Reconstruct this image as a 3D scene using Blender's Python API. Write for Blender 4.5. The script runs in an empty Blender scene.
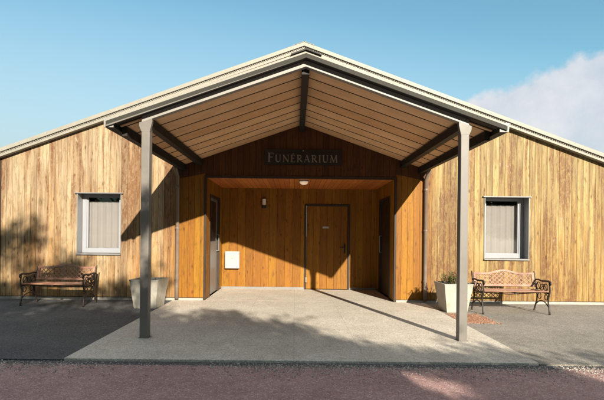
import bpy, math, random
from mathutils import Vector, Matrix
R = random.Random(7)
sc = bpy.context.scene
C = sc.collection
PI = math.pi

# ------------------------------------------------------------------ helpers
class MB:
    """collects geometry for ONE mesh object; optional per-vertex colour (random, wear, length)"""
    def __init__(s): s.v=[]; s.f=[]; s.c=[]; s.cur=(0.5,0,0,1); s.mi=[]; s.m=0
    def vert(s,p,c=None): s.v.append(tuple(p)); s.c.append(c or s.cur); return len(s.v)-1
    def face(s,idx): s.f.append(tuple(idx)); s.mi.append(s.m)
    def quad(s,a,b,c,d,cols=None):
        i=[s.vert(p,cols[k] if cols else None) for k,p in enumerate((a,b,c,d))]; s.face(i)
    def box(s,x0,x1,y0,y1,z0,z1):
        p=[s.vert((x,y,z)) for z in (z0,z1) for (x,y) in ((x0,y0),(x1,y0),(x1,y1),(x0,y1))]
        for f in ((3,2,1,0),(4,5,6,7),(0,1,5,4),(1,2,6,5),(2,3,7,6),(3,0,4,7)): s.face([p[k] for k in f])
        return s
    def prism(s,poly,axis,a0,a1):
        """poly: 2D outline; axis 'x'/'y'/'z' is the extrusion axis"""
        def P(u,w,a): return {'y':(u,a,w),'x':(a,u,w),'z':(u,w,a)}[axis]
        n=len(poly); A=[s.vert(P(u,w,a0)) for u,w in poly]; B=[s.vert(P(u,w,a1)) for u,w in poly]
        s.face(A[::-1]); s.face(B)
        for k in range(n): s.face((A[k],A[(k+1)%n],B[(k+1)%n],B[k]))
        return s
    def tube(s,pts,rad,n=8,cap=True):
        pts=[Vector(p) for p in pts]
        if not isinstance(rad,(list,tuple)): rad=[rad]*len(pts)
        rings=[]; prev=None
        for i,p in enumerate(pts):
            t=(pts[min(i+1,len(pts)-1)]-pts[max(i-1,0)])
            if t.length<1e-9: t=Vector((0,0,1))
            t.normalize()
            ref=prev if prev is not None else (Vector((0,0,1)) if abs(t.z)<.9 else Vector((1,0,0)))
            u=(ref-t*ref.dot(t)); 
            if u.length<1e-6: u=t.orthogonal()
            u.normalize(); w=t.cross(u); prev=u
            rings.append([s.vert(p+(u*math.cos(a)+w*math.sin(a))*rad[i]) for a in [2*PI*k/n for k in range(n)]])
        for a,b in zip(rings,rings[1:]):
            for k in range(n): s.face((a[k],a[(k+1)%n],b[(k+1)%n],b[k]))
        if cap: s.face(rings[0][::-1]); s.face(rings[-1])
        return s
    def bar(s,a,b,w,t,up=(0,0,1)):
        """rectangular bar from a to b, w across, t along 'up'"""
        a=Vector(a); b=Vector(b); d=(b-a).normalized(); u=Vector(up); u=(u-d*u.dot(d)).normalized(); x=d.cross(u)
        P=[s.vert(q+x*(i*w/2)+u*(j*t/2)) for q in (a,b) for (i,j) in ((-1,-1),(1,-1),(1,1),(-1,1))]
        for f in ((3,2,1,0),(4,5,6,7),(0,1,5,4),(1,2,6,5),(2,3,7,6),(3,0,4,7)): s.face([P[k] for k in f])
        return s
    def lathe(s,prof,c=(0,0,0),n=24,axis='z'):
        rings=[]
        for r,h in prof:
            ring=[]
            for k in range(n):
                a=2*PI*k/n; x,y=r*math.cos(a),r*math.sin(a)
                p=(x,y,h) if axis=='z' else (x,h,y)
                ring.append(s.vert((c[0]+p[0],c[1]+p[1],c[2]+p[2])))
            rings.append(ring)
        for a,b in zip(rings,rings[1:]):
            for k in range(n): s.face((a[k],a[(k+1)%n],b[(k+1)%n],b[k]))
        s.face(rings[0][::-1]); s.face(rings[-1]); return s
    def build(s,name,mat,parent=None,bevel=0,smooth=False,color=False):
        me=bpy.data.meshes.new(name); me.from_pydata(s.v,[],s.f)
        for m in (mat if isinstance(mat,(list,tuple)) else [mat]): me.materials.append(m)
        if any(s.mi):
            for p,i in zip(me.polygons,s.mi): p.material_index=i
        if color:
            at=me.color_attributes.new('wear','FLOAT_COLOR','POINT')
            buf=[x for c in s.c for x in (tuple(c)+(1,))[:4]]
            at.data.foreach_set('color',buf)
        if smooth:
            for p in me.polygons: p.use_smooth=True
        me.update()
        o=bpy.data.objects.new(name,me); C.objects.link(o)
        if parent: o.parent=parent
        if bevel:
            b=o.modifiers.new('bevel','BEVEL'); b.width=bevel; b.segments=2; b.limit_method='ANGLE'
        return o
def tag(o,label=None,cat=None,group=None,kind=None):
    if label: o['label']=label
    if cat: o['category']=cat
    if group: o['group']=group
    if kind: o['kind']=kind
    return o
def thing(name,label,cat,loc=(0,0,0),rz=0,group=None):
    o=bpy.data.objects.new(name,None); C.objects.link(o); o.location=loc; o.rotation_euler.z=rz
    o.empty_display_size=.2
    return tag(o,label,cat,group)

# ------------------------------------------------------------------ materials
def L(r,g,b):
    f=lambda c:(c/255/12.92) if c/255<=.04045 else ((c/255+.055)/1.055)**2.4
    return (f(r),f(g),f(b),1)
class NT:
    def __init__(s,name):
        s.m=bpy.data.materials.new(name); s.m.use_nodes=True; s.t=s.m.node_tree; s.n=s.t.nodes
        s.b=s.n['Principled BSDF']; s.out=s.n['Material Output']
    def add(s,k,**kw):
        x=s.n.new(k)
        for a,b in kw.items(): setattr(x,a,b)
        return x
    def link(s,a,b): s.t.links.new(a,b)
    def coord(s,scale=(1,1,1),src='Object',add=None):
        tc=s.add('ShaderNodeTexCoord'); mp=s.add('ShaderNodeMapping'); mp.inputs['Scale'].default_value=scale
        o=tc.outputs[src]
        if add is not None:
            va=s.add('ShaderNodeVectorMath',operation='ADD'); s.link(o,va.inputs[0]); s.link(add,va.inputs[1]); o=va.outputs[0]
        s.link(o,mp.inputs['Vector']); return mp.outputs[0]
    def noise(s,vec,scale=1,detail=4,rough=.55,dist=0):
        n=s.add('ShaderNodeTexNoise'); n.inputs['Scale'].default_value=scale; n.inputs['Detail'].default_value=detail
        n.inputs['Roughness'].default_value=rough; n.inputs['Distortion'].default_value=dist; s.link(vec,n.inputs['Vector']); return n.outputs['Fac']
    def ramp(s,fac,stops,interp='LINEAR'):
        r=s.add('ShaderNodeValToRGB'); r.color_ramp.interpolation=interp
        e=r.color_ramp.elements
        while len(e)<len(stops): e.new(.5)
        for k,(p,c) in enumerate(stops):
            e[k].position=p; e[k].color=c if len(c)==4 else (*c,1)
        s.link(fac,r.inputs['Fac']); return r.outputs['Color']
    def mix(s,fac,a,b,mode='MIX'):
        m=s.add('ShaderNodeMix',data_type='RGBA',blend_type=mode)
        for sock,val in ((m.inputs[0],fac),(m.inputs[6],a),(m.inputs[7],b)):
            if hasattr(val,'is_linked'): s.link(val,sock)
            else: sock.default_value=val
        return m.outputs[2]
    def math(s,op,a,b=0,c=0,clamp=False):
        m=s.add('ShaderNodeMath',operation=op); m.use_clamp=clamp
        for i,val in enumerate((a,b,c)):
            if hasattr(val,'is_linked'): s.link(val,m.inputs[i])
            else: m.inputs[i].default_value=val
        return m.outputs[0]
    def bump(s,h,strength=.3,dist=.01):
        b=s.add('ShaderNodeBump'); b.inputs['Strength'].default_value=strength; b.inputs['Distance'].default_value=dist
        s.link(h,b.inputs['Height']); s.link(b.outputs[0],s.b.inputs['Normal'])
    def done(s,col,rough=.6,metal=0,spec=None):
        if hasattr(col,'is_linked'): s.link(col,s.b.inputs['Base Color'])
        else: s.b.inputs['Base Color'].default_value=col
        if hasattr(rough,'is_linked'): s.link(rough,s.b.inputs['Roughness'])
        else: s.b.inputs['Roughness'].default_value=rough
        s.b.inputs['Metallic'].default_value=metal
        if spec is not None: s.b.inputs['Specular IOR Level'].default_value=spec
        return s.m
def plain(name,col,rough=.5,metal=0,var=.12,scale=8,bump=0,spec=None):
    t=NT(name); v=t.coord()
    n=t.noise(v,scale,5); n2=t.noise(v,scale*9,3)
    a=tuple(c*(1-var) for c in col[:3])+(1,); b=tuple(min(1,c*(1+var)) for c in col[:3])+(1,)
    k=t.math('ADD',t.math('MULTIPLY',n,.7),t.math('MULTIPLY',n2,.3))
    c=t.ramp(k,[(.35,a),(.65,b)])
    if bump: t.bump(n2,bump,.004)
    rr=t.math('MULTIPLY_ADD',n,.25,rough-.12)
    return t.done(c,rr,metal,spec)

def wood_boards(name,fresh_a,fresh_b,grey_a,grey_b,streak,streak_amt=.6,spec=.25,vary=1.0,floor_=0):
    """vertical cladding: R = random per board, G = how weathered"""
    t=NT(name)
    at=t.add('ShaderNodeVertexColor',layer_name='wear'); sp=t.add('ShaderNodeSeparateColor'); t.link(at.outputs[0],sp.inputs[0])
    rnd,wear,side=sp.outputs[0],sp.outputs[1],sp.outputs[2]
    cb=t.add('ShaderNodeCombineXYZ'); t.link(t.math('MULTIPLY',rnd,37.),cb.inputs[0]); t.link(t.math('MULTIPLY',rnd,91.),cb.inputs[2])
    vg=t.coord((42,42,1.7),add=cb.outputs[0]); grain=t.noise(vg,1,6,.6,.6)
    vs=t.coord((9,9,.55),add=cb.outputs[0]); st=t.noise(vs,1,5,.6,.9)
    vb=t.coord((1.1,1.1,.5)); big=t.noise(vb,1.3,4,.6)
    fine=t.noise(t.coord((7,7,2.4),add=cb.outputs[0]),1,7,.72,.3)
    fresh=t.mix(rnd,fresh_a,fresh_b); grey=t.mix(t.ramp(st,[(.3,(0,0,0)),(.7,(1,1,1))]),grey_a,grey_b)
    w=t.math('ADD',wear,t.math('MULTIPLY',t.math('SUBTRACT',big,.5),.9)); w=t.math('ADD',w,t.math('MULTIPLY',t.math('SUBTRACT',st,.5),.9))
    w=t.math('ADD',w,t.math('MULTIPLY',t.math('SUBTRACT',rnd,.5),.35)); 
    w=t.math('ADD',w,t.math('MULTIPLY',t.math('SUBTRACT',fine,.5),.9),clamp=True)
    col=t.mix(w,fresh,grey)
    # streaks of old stain that run down single boards
    yel=t.mix(1,col,(.98,1.0,.72,1),'MULTIPLY'); col=t.mix(side,col,yel)
    mott=t.noise(t.coord((16,16,5.5),add=cb.outputs[0]),1,8,.75,.8)
    bs=t.noise(t.coord((2.3,2.3,.22)),1,3,.5,.3)      # stains that run across neighbouring boards
    th_=t.math('ADD',t.math('MULTIPLY',st,.6),t.math('ADD',t.math('MULTIPLY',bs,.55),t.math('MULTIPLY',side,.055)))
    sm=t.math('MULTIPLY',t.ramp(th_,[(.55,(0,0,0)),(.66,(1,1,1))]),t.ramp(mott,[(.40,(0,0,0)),(.53,(1,1,1))]))
    col=t.mix(t.math('MULTIPLY',sm,streak_amt),col,streak)
    col=t.mix(.8,col,t.ramp(mott,[(.34,(.55,.47,.40)),(.50,(1,1,1)),(.7,(1.0,1.0,1.0))]),'MULTIPLY')
    pale=t.math('MULTIPLY',t.ramp(mott,[(.55,(0,0,0)),(.72,(1,1,1))]),t.math('MULTIPLY',wear,.8),clamp=True)
    col=t.mix(pale,col,grey_a)
    col=t.mix(.9,col,t.ramp(grain,[(.28,(.52,.47,.42)),(.5,(.92,.92,.92)),(.75,(1.0,1.0,1.0))]),'MULTIPLY')
    # per-board tone
    rr=t.ramp(t.math('FRACT',t.math('MULTIPLY',rnd,7.31)),[(0,(1-.32*vary,)*3),(1,(1.0,)*3)])
    col=t.mix(1,col,rr,'MULTIPLY')
    # knots
    vk=t.coord((8.5,8.5,3.2),add=cb.outputs[0]); vo=t.add('ShaderNodeTexVoronoi'); vo.inputs['Scale'].default_value=1.0; t.link(vk,vo.inputs['Vector'])
    kn=t.ramp(vo.outputs['Distance'],[(.05,(.32,.24,.18)),(.13,(.75,.68,.6)),(.2,(1,1,1))])
    col=t.mix(.85,col,kn,'MULTIPLY')
    t.bump(grain,.35,.004)
    return t.done(col,t.math('MULTIPLY_ADD',grain,.25,.5),0,spec)

M={}
M['clad']=wood_boards('weathered cladding',(.335,.143,.024,1),(.40,.213,.038,1),(.42,.335,.215,1),(.31,.215,.125,1),(.135,.048,.015,1),.85,vary=.7)
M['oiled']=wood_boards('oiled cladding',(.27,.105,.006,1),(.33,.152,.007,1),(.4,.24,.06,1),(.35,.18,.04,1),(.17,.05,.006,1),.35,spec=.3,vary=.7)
M['gable']=wood_boards('dark gable boards',(.085,.032,.011,1),(.115,.044,.014,1),(.16,.08,.03,1),(.13,.07,.03,1),(.05,.018,.006,1),.4,vary=.7)  # darker brown boards above the recess opening, under the canopy
M['soffitwood']=wood_boards('soffit boards',(.50,.15,.025,1),(.60,.20,.035,1),(.35,.2,.06,1),(.35,.2,.06,1),(.2,.06,.01,1),.3,spec=.4,vary=.6)
M['backing']=plain('dark batten gap',(.02,.014,.01,1),.9)
def panel_mat():
    t=NT('canopy soffit board'); v=t.coord((1.2,14,1.2)); n=t.noise(v,2,5,.6,.4); n2=t.noise(t.coord((3,3,3)),1,3)
    at=t.add('ShaderNodeVertexColor',layer_name='wear'); sp=t.add('ShaderNodeSeparateColor'); t.link(at.outputs[0],sp.inputs[0])
    c=t.mix(sp.outputs[0],(.66,.39,.20,1),(.86,.58,.35,1)); c=t.mix(.6,c,t.ramp(n2,[(.35,(.8,.76,.72)),(.6,(1,1,1))]),'MULTIPLY'); c=t.mix(.6,c,t.ramp(n,[(.3,(.78,.72,.66)),(.6,(1,1,1))]),'MULTIPLY')
    t.bump(n,.2,.003); return t.done(c,.6)
M['panel']=panel_mat()
M['joint']=plain('dark joint strip',(.035,.022,.014,1),.7)
M['steel']=plain('light grey painted steel',(.14,.129,.116,1),.5,0,.08,5,.05)
M['beamwhite']=plain('off white painted steel',(.235,.226,.21,1),.5,0,.06,5,.04)
M['dark']=plain('dark grey coated steel',(.018,.016,.015,1),.6,0,.15,6,0,.3)
M['fascia']=plain('grey green metal flashing',(.030,.029,.024,1),.7,0,.12,5,0,.25)
M['bronze']=plain('brown anodised trim',(.035,.021,.014,1),.5,0,.15,6,0,.3)
M['pipe']=plain('taupe downpipe metal',(.16,.12,.095,1),.4,0,.12,6)
M['roofsheet']=plain('cream roof sheet',(.24,.228,.195,1),.55,0,.08,4)
M['plinth']=plain('concrete plinth',(.34,.31,.27,1),.85,0,.2,10,.3)
M['pvc']=plain('white window frame',(.26,.27,.30,1),.35,0,.03,4)
M['alu']=plain('grey window lining',(.22,.22,.22,1),.35,.2,.06,4)
M['greydoor']=plain('grey metal door',(.17,.155,.14,1),.4,0,.06,4)
M['blackplate']=plain('black plate',(.008,.007,.007,1),.35,0,.2,6)
M['lettering']=plain('pale lettering',(.19,.165,.15,1),.5,0,.05,6)
M['white']=plain('white enamel',(.36,.35,.34,1),.35,0,.04,5)
M['iron']=plain('dark cast iron',(.035,.026,.02,1),.5,.3,.3,25,.2)
M['soil']=plain('potting soil',(.05,.032,.02,1),.95,0,.4,40,.6)
M['reflection_sheet']=plain('pale curtain',(.35,.345,.33,1),.8,0,.05,3)
M['room']=plain('room wall',(.30,.29,.27,1),.9)
M['bark']=plain('bark',(.12,.085,.06,1),.9,0,.3,12,.5)
M['redgravel']=None
def bench_wood():
    t=NT('bench paint'); v=t.coord((4,40,40)); n=t.noise(v,1,5,.65,.5); n2=t.noise(t.coord((6,6,6)),1,4)
    c=t.mix(t.ramp(n2,[(.35,(0,0,0)),(.65,(1,1,1))]),(.20,.09,.058,1),(.31,.18,.12,1))
    c=t.mix(.7,c,t.ramp(n,[(.3,(.6,.5,.45)),(.6,(1,1,1))]),'MULTIPLY'); t.bump(n,.3,.002); return t.done(c,.6)
M['bench']=bench_wood()
def pot_mat():
    t=NT('white planter resin'); v=t.coord((1,1,1)); n=t.noise(v,9,5,.6); z=t.noise(t.coord((9,9,1.3)),1,4,.6)
    c=t.mix(t.ramp(n,[(.5,(0,0,0)),(.8,(1,1,1))]),(.36,.34,.30,1),(.27,.23,.17,1))
    c=t.mix(t.ramp(z,[(.6,(0,0,0)),(.75,(.55,.55,.55))]),c,(.28,.19,.11,1)); return t.done(c,.6)
M['pot']=pot_mat()
def leafmat(name,a,b):
    t=NT(name); at=t.add('ShaderNodeVertexColor',layer_name='wear'); sp=t.add('ShaderNodeSeparateColor'); t.link(at.outputs[0],sp.inputs[0])
    c=t.mix(sp.outputs[0],a,b); t.b.inputs['Transmission Weight'].default_value=0
    return t.done(c,.55,0,.3)
M['leaf']=leafmat('tree leaf',(.035,.06,.015,1),(.09,.13,.03,1))
M['plantleaf']=leafmat('potted plant leaf',(.05,.08,.02,1),(.22,.26,.06,1))
M['petal']=leafmat('dark flower',(.12,.02,.03,1),(.25,.06,.05,1))
def asphalt(name,ca,cb,spk,scale=1,bumpy=.6,blotch=.35,spk_amt=.75):
    t=NT(name); v=t.coord()
    vo=t.add('ShaderNodeTexVoronoi'); vo.inputs['Scale'].default_value=85*scale; t.link(v,vo.inputs['Vector'])
    vo2=t.add('ShaderNodeTexVoronoi'); vo2.inputs['Scale'].default_value=170*scale; t.link(v,vo2.inputs['Vector'])
    big=t.noise(v,1.1,5,.6); mid=t.noise(v,11,5,.7)
    s1=t.add('ShaderNodeSeparateColor'); t.link(vo.outputs['Color'],s1.inputs[0]); s2=t.add('ShaderNodeSeparateColor'); t.link(vo2.outputs['Color'],s2.inputs[0])
    c=t.mix(t.ramp(t.math('MULTIPLY_ADD',mid,.6,t.math('MULTIPLY',big,.4)),[(.38,(0,0,0)),(.62,(1,1,1))]),ca,cb)
    c=t.mix(t.math('MULTIPLY',t.ramp(s1.outputs[0],[(.72,(0,0,0)),(.9,(1,1,1))]),spk_amt),c,spk)
    c=t.mix(t.ramp(s2.outputs[1],[(.0,(.75,.75,.75)),(.3,(0,0,0))]),c,tuple(x*.35 for x in ca[:3])+(1,))
    c=t.mix(blotch,c,t.ramp(big,[(.35,(.55,.55,.55)),(.65,(1,1,1))]),'MULTIPLY')
    t.bump(t.math('ADD',s1.outputs[0],t.math('MULTIPLY',mid,1.5)),bumpy,.006)
    return t.done(c,.85,0,.2)
M['road']=asphalt('red brown road',(.29,.172,.165,1),(.38,.24,.225,1),(.52,.40,.36,1),1.0)
M['darkasphalt']=asphalt('dark grey asphalt',(.066,.067,.070,1),(.095,.096,.098,1),(.18,.18,.18,1),1.1)
M['forecourt']=asphalt('grey asphalt',(.20,.186,.165,1),(.27,.252,.225,1),(.44,.41,.37,1),1.1)
M['redgravel']=asphalt('rust red gravel',(.26,.125,.075,1),(.38,.20,.13,1),(.5,.36,.28,1),.6)
M['earth']=asphalt('dry grass verge',(.07,.075,.03,1),(.12,.11,.05,1),(.2,.18,.1,1),.4)
def paving():
    t=NT('washed concrete paving'); v=t.coord()
    vo=t.add('ShaderNodeTexVoronoi'); vo.inputs['Scale'].default_value=95; t.link(v,vo.inputs['Vector'])
    s1=t.add('ShaderNodeSeparateColor'); t.link(vo.outputs['Color'],s1.inputs[0])
    big=t.noise(v,1.6,5,.65); mid=t.noise(v,14,5,.7)
    c=t.ramp(s1.outputs[0],[(0,(.34,.30,.26)),(.35,(.50,.46,.40)),(.8,(.58,.54,.475)),(1,(.74,.70,.63))])
    c=t.mix(.5,c,t.ramp(big,[(.35,(.72,.70,.66)),(.62,(1,1,1))]),'MULTIPLY')
    c=t.mix(.5,c,t.ramp(mid,[(.3,(.72,.7,.68)),(.6,(1,1,1))]),'MULTIPLY')
    mp=t.coord((1,1,1)); br=t.add('ShaderNodeTexBrick',offset=0.0); t.link(mp,br.inputs['Vector'])
    br.inputs['Scale'].default_value=1; br.inputs['Brick Width'].default_value=.8; br.inputs['Row Height'].default_value=.8
    br.inputs['Mortar Size'].default_value=.006; br.inputs['Mortar Smooth'].default_value=.3
    c=t.mix(t.math('MULTIPLY',br.outputs['Fac'],.2),c,(.14,.115,.09,1))
    t.bump(t.math('SUBTRACT',t.math('ADD',s1.outputs[0],mid),t.math('MULTIPLY',br.outputs['Fac'],2)),.4,.004)
    return t.done(c,.8,0,.25)
M['paving']=paving()
def glassmat():
    t=NT('window glass'); tr=t.add('ShaderNodeBsdfTransparent'); gl=t.add('ShaderNodeBsdfGlossy'); gl.inputs['Roughness'].default_value=.02
    tr.inputs[0].default_value=(.90,.89,.89,1); fr=t.add('ShaderNodeFresnel'); fr.inputs[0].default_value=1.75
    mx=t.add('ShaderNodeMixShader'); t.link(fr.outputs[0],mx.inputs[0]); t.link(tr.outputs[0],mx.inputs[1]); t.link(gl.outputs[0],mx.inputs[2])
    t.link(mx.outputs[0],t.out.inputs['Surface']); return t.m
M['glass']=glassmat()
def opal():
    t=NT('opal glass'); t.b.inputs['Subsurface Weight'].default_value=.3; t.b.inputs['Emission Color'].default_value=(1,.72,.45,1); t.b.inputs['Emission Strength'].default_value=.16; return t.done((.85,.8,.72,1),.25)
M['opal']=opal()
M['closure']=plain('grey foam closure',(.075,.068,.055,1),.8,0,.3,30)
M['opalshade']=plain('white lamp shade',(.78,.77,.74,1),.35,0,.03,5)

# ------------------------------------------------------------------ dimensions (camera at the origin, looking +Y)
W=9.40                      # wall plane
XR=.15; ZR=5.235; SL=.36     # main roof ridge, slope
XC=.12                      # canopy centre
BX0,BX1=-6.17,6.60          # building corners
RX0,RX1,RZ,RB=-1.86,2.07,2.56,11.45   # recess
ztop=lambda x: ZR-SL*abs(x-XR)

def board_wall(u0,u1,bw,top,openings,place,gap=.005,th=.022,wear=lambda u,z:.5,zbot=.05,seed=1,side=0,breaks=(),seg=.35,end=None):
    """boards of one clad wall; place(u,d,z) -> world, d = depth behind the face"""
    r=random.Random(seed); m=MB(); u=u0
    while u<u1-1e-4:
        w=min(bw*(1+r.uniform(-.02,.02)),u1-u); a,b=u,u+w; rn=r.random()
        if u1-b<.03: b=u1; w=b-a
        cuts=sorted({a,b}|{c for o in openings for c in o[:2] if a<c<b}|{c for c in breaks if a<c<b})
        g=gap/2; jd=r.uniform(-.002,.002)
        for p,q in zip(cuts,cuts[1:]):
            p2=p+g if p==a else p; q2=q-g if q==b else q
            if q2-p2<.004: continue
            mid=(p+q)/2
            holes=sorted((o[2],o[3]) for o in openings if o[0]-1e-6<mid<o[1]+1e-6)
            zs=[zbot]
            for h0,h1 in holes: zs+= [h0,h1]
            spans=[]; z=zbot
            for h0,h1 in holes:
                if h0>z+.01: spans.append((z,h0,False))
                z=h1
            spans.append((z,None,True))
            for z0,z1,tp in spans:
                tp0,tp1=(top(p2),top(q2)) if tp else (z1,z1)
                if max(tp0,tp1)<z0+.01: continue
                n=max(1,int((min(tp0,tp1)-z0)/seg)); L_=[];Rr=[];Lb=[];Rb=[]
                for k in range(n+1):
                    f=k/n; za=z0+(tp0-z0)*f; zb=z0+(tp1-z0)*f
                    sd_=1.0 if (side and p2>2.7) else 0.0; ca=(rn,wear(p2,za),sd_,1); cb=(rn,wear(q2,zb),sd_,1)
                    L_.append(m.vert(place(p2,jd,za),ca)); Rr.append(m.vert(place(q2,jd,zb),cb))
                    Lb.append(m.vert(place(p2,th,za),ca)); Rb.append(m.vert(place(q2,th,zb),cb))
                for k in range(n):
                    m.face((L_[k],Rr[k],Rr[k+1],L_[k+1])); m.face((Lb[k],L_[k],L_[k+1],Lb[k+1])); m.face((Rr[k],Rb[k],Rb[k+1],Rr[k+1]))
                m.face((Lb[0],Rb[0],Rr[0],L_[0])); m.face((L_[n],Rr[n],Rb[n],Lb[n]))
        u=b
    return m

# ------------------------------------------------------------------ ground
tag(MB().box(-400,400,-400,400,-.30,-.10).build('ground',M['earth']),kind='structure')
tag(MB().box(-60,60,-4.5,4.80,-.20,-.022).build('road',M['road']),kind='structure')
tag(MB().box(-30,-2.535,4.94,24,-.18,-.010).build('pavement',M['darkasphalt']),kind='structure')
tag(MB().box(2.705,30,4.94,24,-.18,-.010).build('pavement',M['forecourt']),kind='structure')
tag(MB().box(-60,60,4.8,4.935,-.18,-.0255).build('gutter_strip',M['darkasphalt']),kind='structure')
pv=MB(); pv.box(-2.53,2.70,4.95,9.42,-.16,0); pv.box(RX0-.02,RX1+.02,9.42,RB+.02,-.16,0)
tag(pv.build('paving',M['paving'],bevel=.006),kind='structure')
rr_=random.Random(2); red=[(2.712,7.30),(2.95,7.24+.03),(3.22,7.22),(3.27,7.3),(3.25,7.5),(3.28,7.75),(3.24,8.0),(3.1,8.08),(2.9,8.05),(2.712,8.1)]
tag(MB().prism(red,'z',-.17,-.006).build('gravel_bed',M['redgravel']),kind='structure')
# loose stones along the front of the paving and the red bed
def stones(n,xr,yr,z,smin,smax,seed,yc=None):
    r=random.Random(seed); m=MB()
    for _ in range(n):
        x=r.uniform(*xr); y=r.uniform(*yr) if not yc else (r.gauss(yc,.055) if r.random()<.6 else r.gauss(yc-.12,.16))
        if yc and not (yr[0]<y<yr[1]): continue
        if yc and r.random()>(.55+.45*math.sin(x*1.7+1)*math.sin(x*.6+2)): continue
        s=r.uniform(smin,smax); a=r.uniform(0,6.28); cc=(r.random(),0,0,1); k=5
        ring=[]
        for i in range(k):
            t=a+i*2*PI/k+r.uniform(-.3,.3); ring.append(m.vert((x+s*math.cos(t)*r.uniform(.7,1.1),y+s*math.sin(t)*r.uniform(.7,1.1),z-.001),cc))
        up=[m.vert((m.v[i][0]*.6+x*.4,m.v[i][1]*.6+y*.4,z+s*r.uniform(.5,.9)),cc) for i in ring]
        for i in range(k): m.face((ring[i],ring[(i+1)%k],up[(i+1)%k],up[i]))
        m.face(up)
    return m
def stonemat():
    t=NT('loose chippings'); at=t.add('ShaderNodeVertexColor',layer_name='wear'); sp=t.add('ShaderNodeSeparateColor'); t.link(at.outputs[0],sp.inputs[0])
    return t.done(t.ramp(sp.outputs[0],[(0,(.12,.09,.085)),(.4,(.24,.20,.18)),(.8,(.38,.34,.30)),(1,(.58,.54,.49))]),.85)
M['stone']=stonemat()
tag(stones(20000,(-6.8,7.2),(4.25,4.93),-.021,.003,.010,3,4.80).build('gravel',M['stone'],color=True),'thin line of loose chippings along the road edge of the paving','gravel',kind='stuff')
tag(stones(900,(2.72,3.33),(7.16,8.15),-.006,.004,.010,4).build('rust_gravel',M['redgravel']),'rust red loose gravel in the bed beside the right planter','gravel',kind='stuff')

# ------------------------------------------------------------------ the building
bld=thing('funeral_home','low gabled building clad in vertical wood boards with a recessed entrance','building',(0,W,0))
def B(mb,name,mat,parent=bld,**k):
    o=mb.build(name,mat,parent,**k)
    if parent is bld: o.matrix_parent_inverse=Matrix.Translation((0,-W,0))
    return o
WL=(-4.555,-3.63,.955,2.205); WRt=(3.945,4.885,.93,2.215)
OPEN=(RX0-.03,RX1+.03,-1,RZ+.03)
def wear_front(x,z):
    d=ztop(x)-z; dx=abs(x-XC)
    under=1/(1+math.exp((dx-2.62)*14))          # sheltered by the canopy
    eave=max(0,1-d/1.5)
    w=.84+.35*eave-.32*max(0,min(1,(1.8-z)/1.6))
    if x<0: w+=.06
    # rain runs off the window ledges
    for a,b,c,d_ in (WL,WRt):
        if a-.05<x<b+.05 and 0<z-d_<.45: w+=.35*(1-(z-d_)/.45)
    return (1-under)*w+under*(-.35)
cols=[]
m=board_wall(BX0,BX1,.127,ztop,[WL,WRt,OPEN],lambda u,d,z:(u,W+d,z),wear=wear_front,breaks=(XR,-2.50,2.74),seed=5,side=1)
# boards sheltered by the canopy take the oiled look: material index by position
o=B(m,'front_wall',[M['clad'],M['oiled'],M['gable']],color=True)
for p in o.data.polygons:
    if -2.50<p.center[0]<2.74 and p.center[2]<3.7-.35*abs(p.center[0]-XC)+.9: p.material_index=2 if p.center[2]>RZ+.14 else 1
# batten gap / masonry behind the boards, with the openings left free
bk=MB()
def wall_cells(m,xs,zs,holes,y0,y1):
    for a,b in zip(xs,xs[1:]):
        for c,d in zip(zs,zs[1:]):
            if any(h[0]<=(a+b)/2<=h[1] and h[2]<=(c+d)/2<=h[3] for h in holes): continue
            m.box(a,b,y0,y1,c,d)
xs=[BX0+.02,WL[0],WL[1],RX0-.03,RX1+.03,WRt[0],WRt[1],BX1-.02]
wall_cells(bk,xs,[.05,.93,.955,2.205,2.215,2.59,2.98],[WL,(WRt[0],WRt[1],.93,2.215),(OPEN[0],OPEN[1],-1,2.59)],W+.024,W+.24)
bk.prism([(BX0+.02,2.98),(BX1-.02,2.98),(XR,ZR-.02)],'y',W+.024,W+.24)
B(bk,'masonry',M['backing'])
# side and back walls
sw=board_wall(W+.03,21.,.142,lambda u:ztop(BX0),[],lambda u,d,z:(BX0+d,u,z),seed=8,wear=lambda u,z:.6); B(sw,'side_wall',M['clad'],color=True)
sw=board_wall(W+.03,21.,.142,lambda u:ztop(BX1),[],lambda u,d,z:(BX1-d,u,z),seed=9,wear=lambda u,z:.6); B(sw,'side_wall',M['clad'],color=True)
bw=board_wall(BX0,BX1,.142,ztop,[],lambda u,d,z:(u,21.03-d,z),seed=10,breaks=(XR,)); B(bw,'rear_wall',M['clad'],color=True)
B(MB().box(BX0-.008,BX0+.025,W-.006,W+.05,.0,ztop(BX0)-.02),'corner_trim',M['bronze'])
B(MB().box(BX1-.06,BX1+.008,W-.006,W+.05,.0,ztop(BX1)-.02),'corner_trim',M['bronze'])
for a,b in ((BX0,RX0-.05),(RX1+.05,BX1)):
    B(MB().box(a,b,W-.012,W+.2,-.1,.045),'plinth',M['plinth'],bevel=.004)
    B(MB().box(a,b,W-.02,W+.004,.046,.054),'drip_flashing',M['bronze'])
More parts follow.
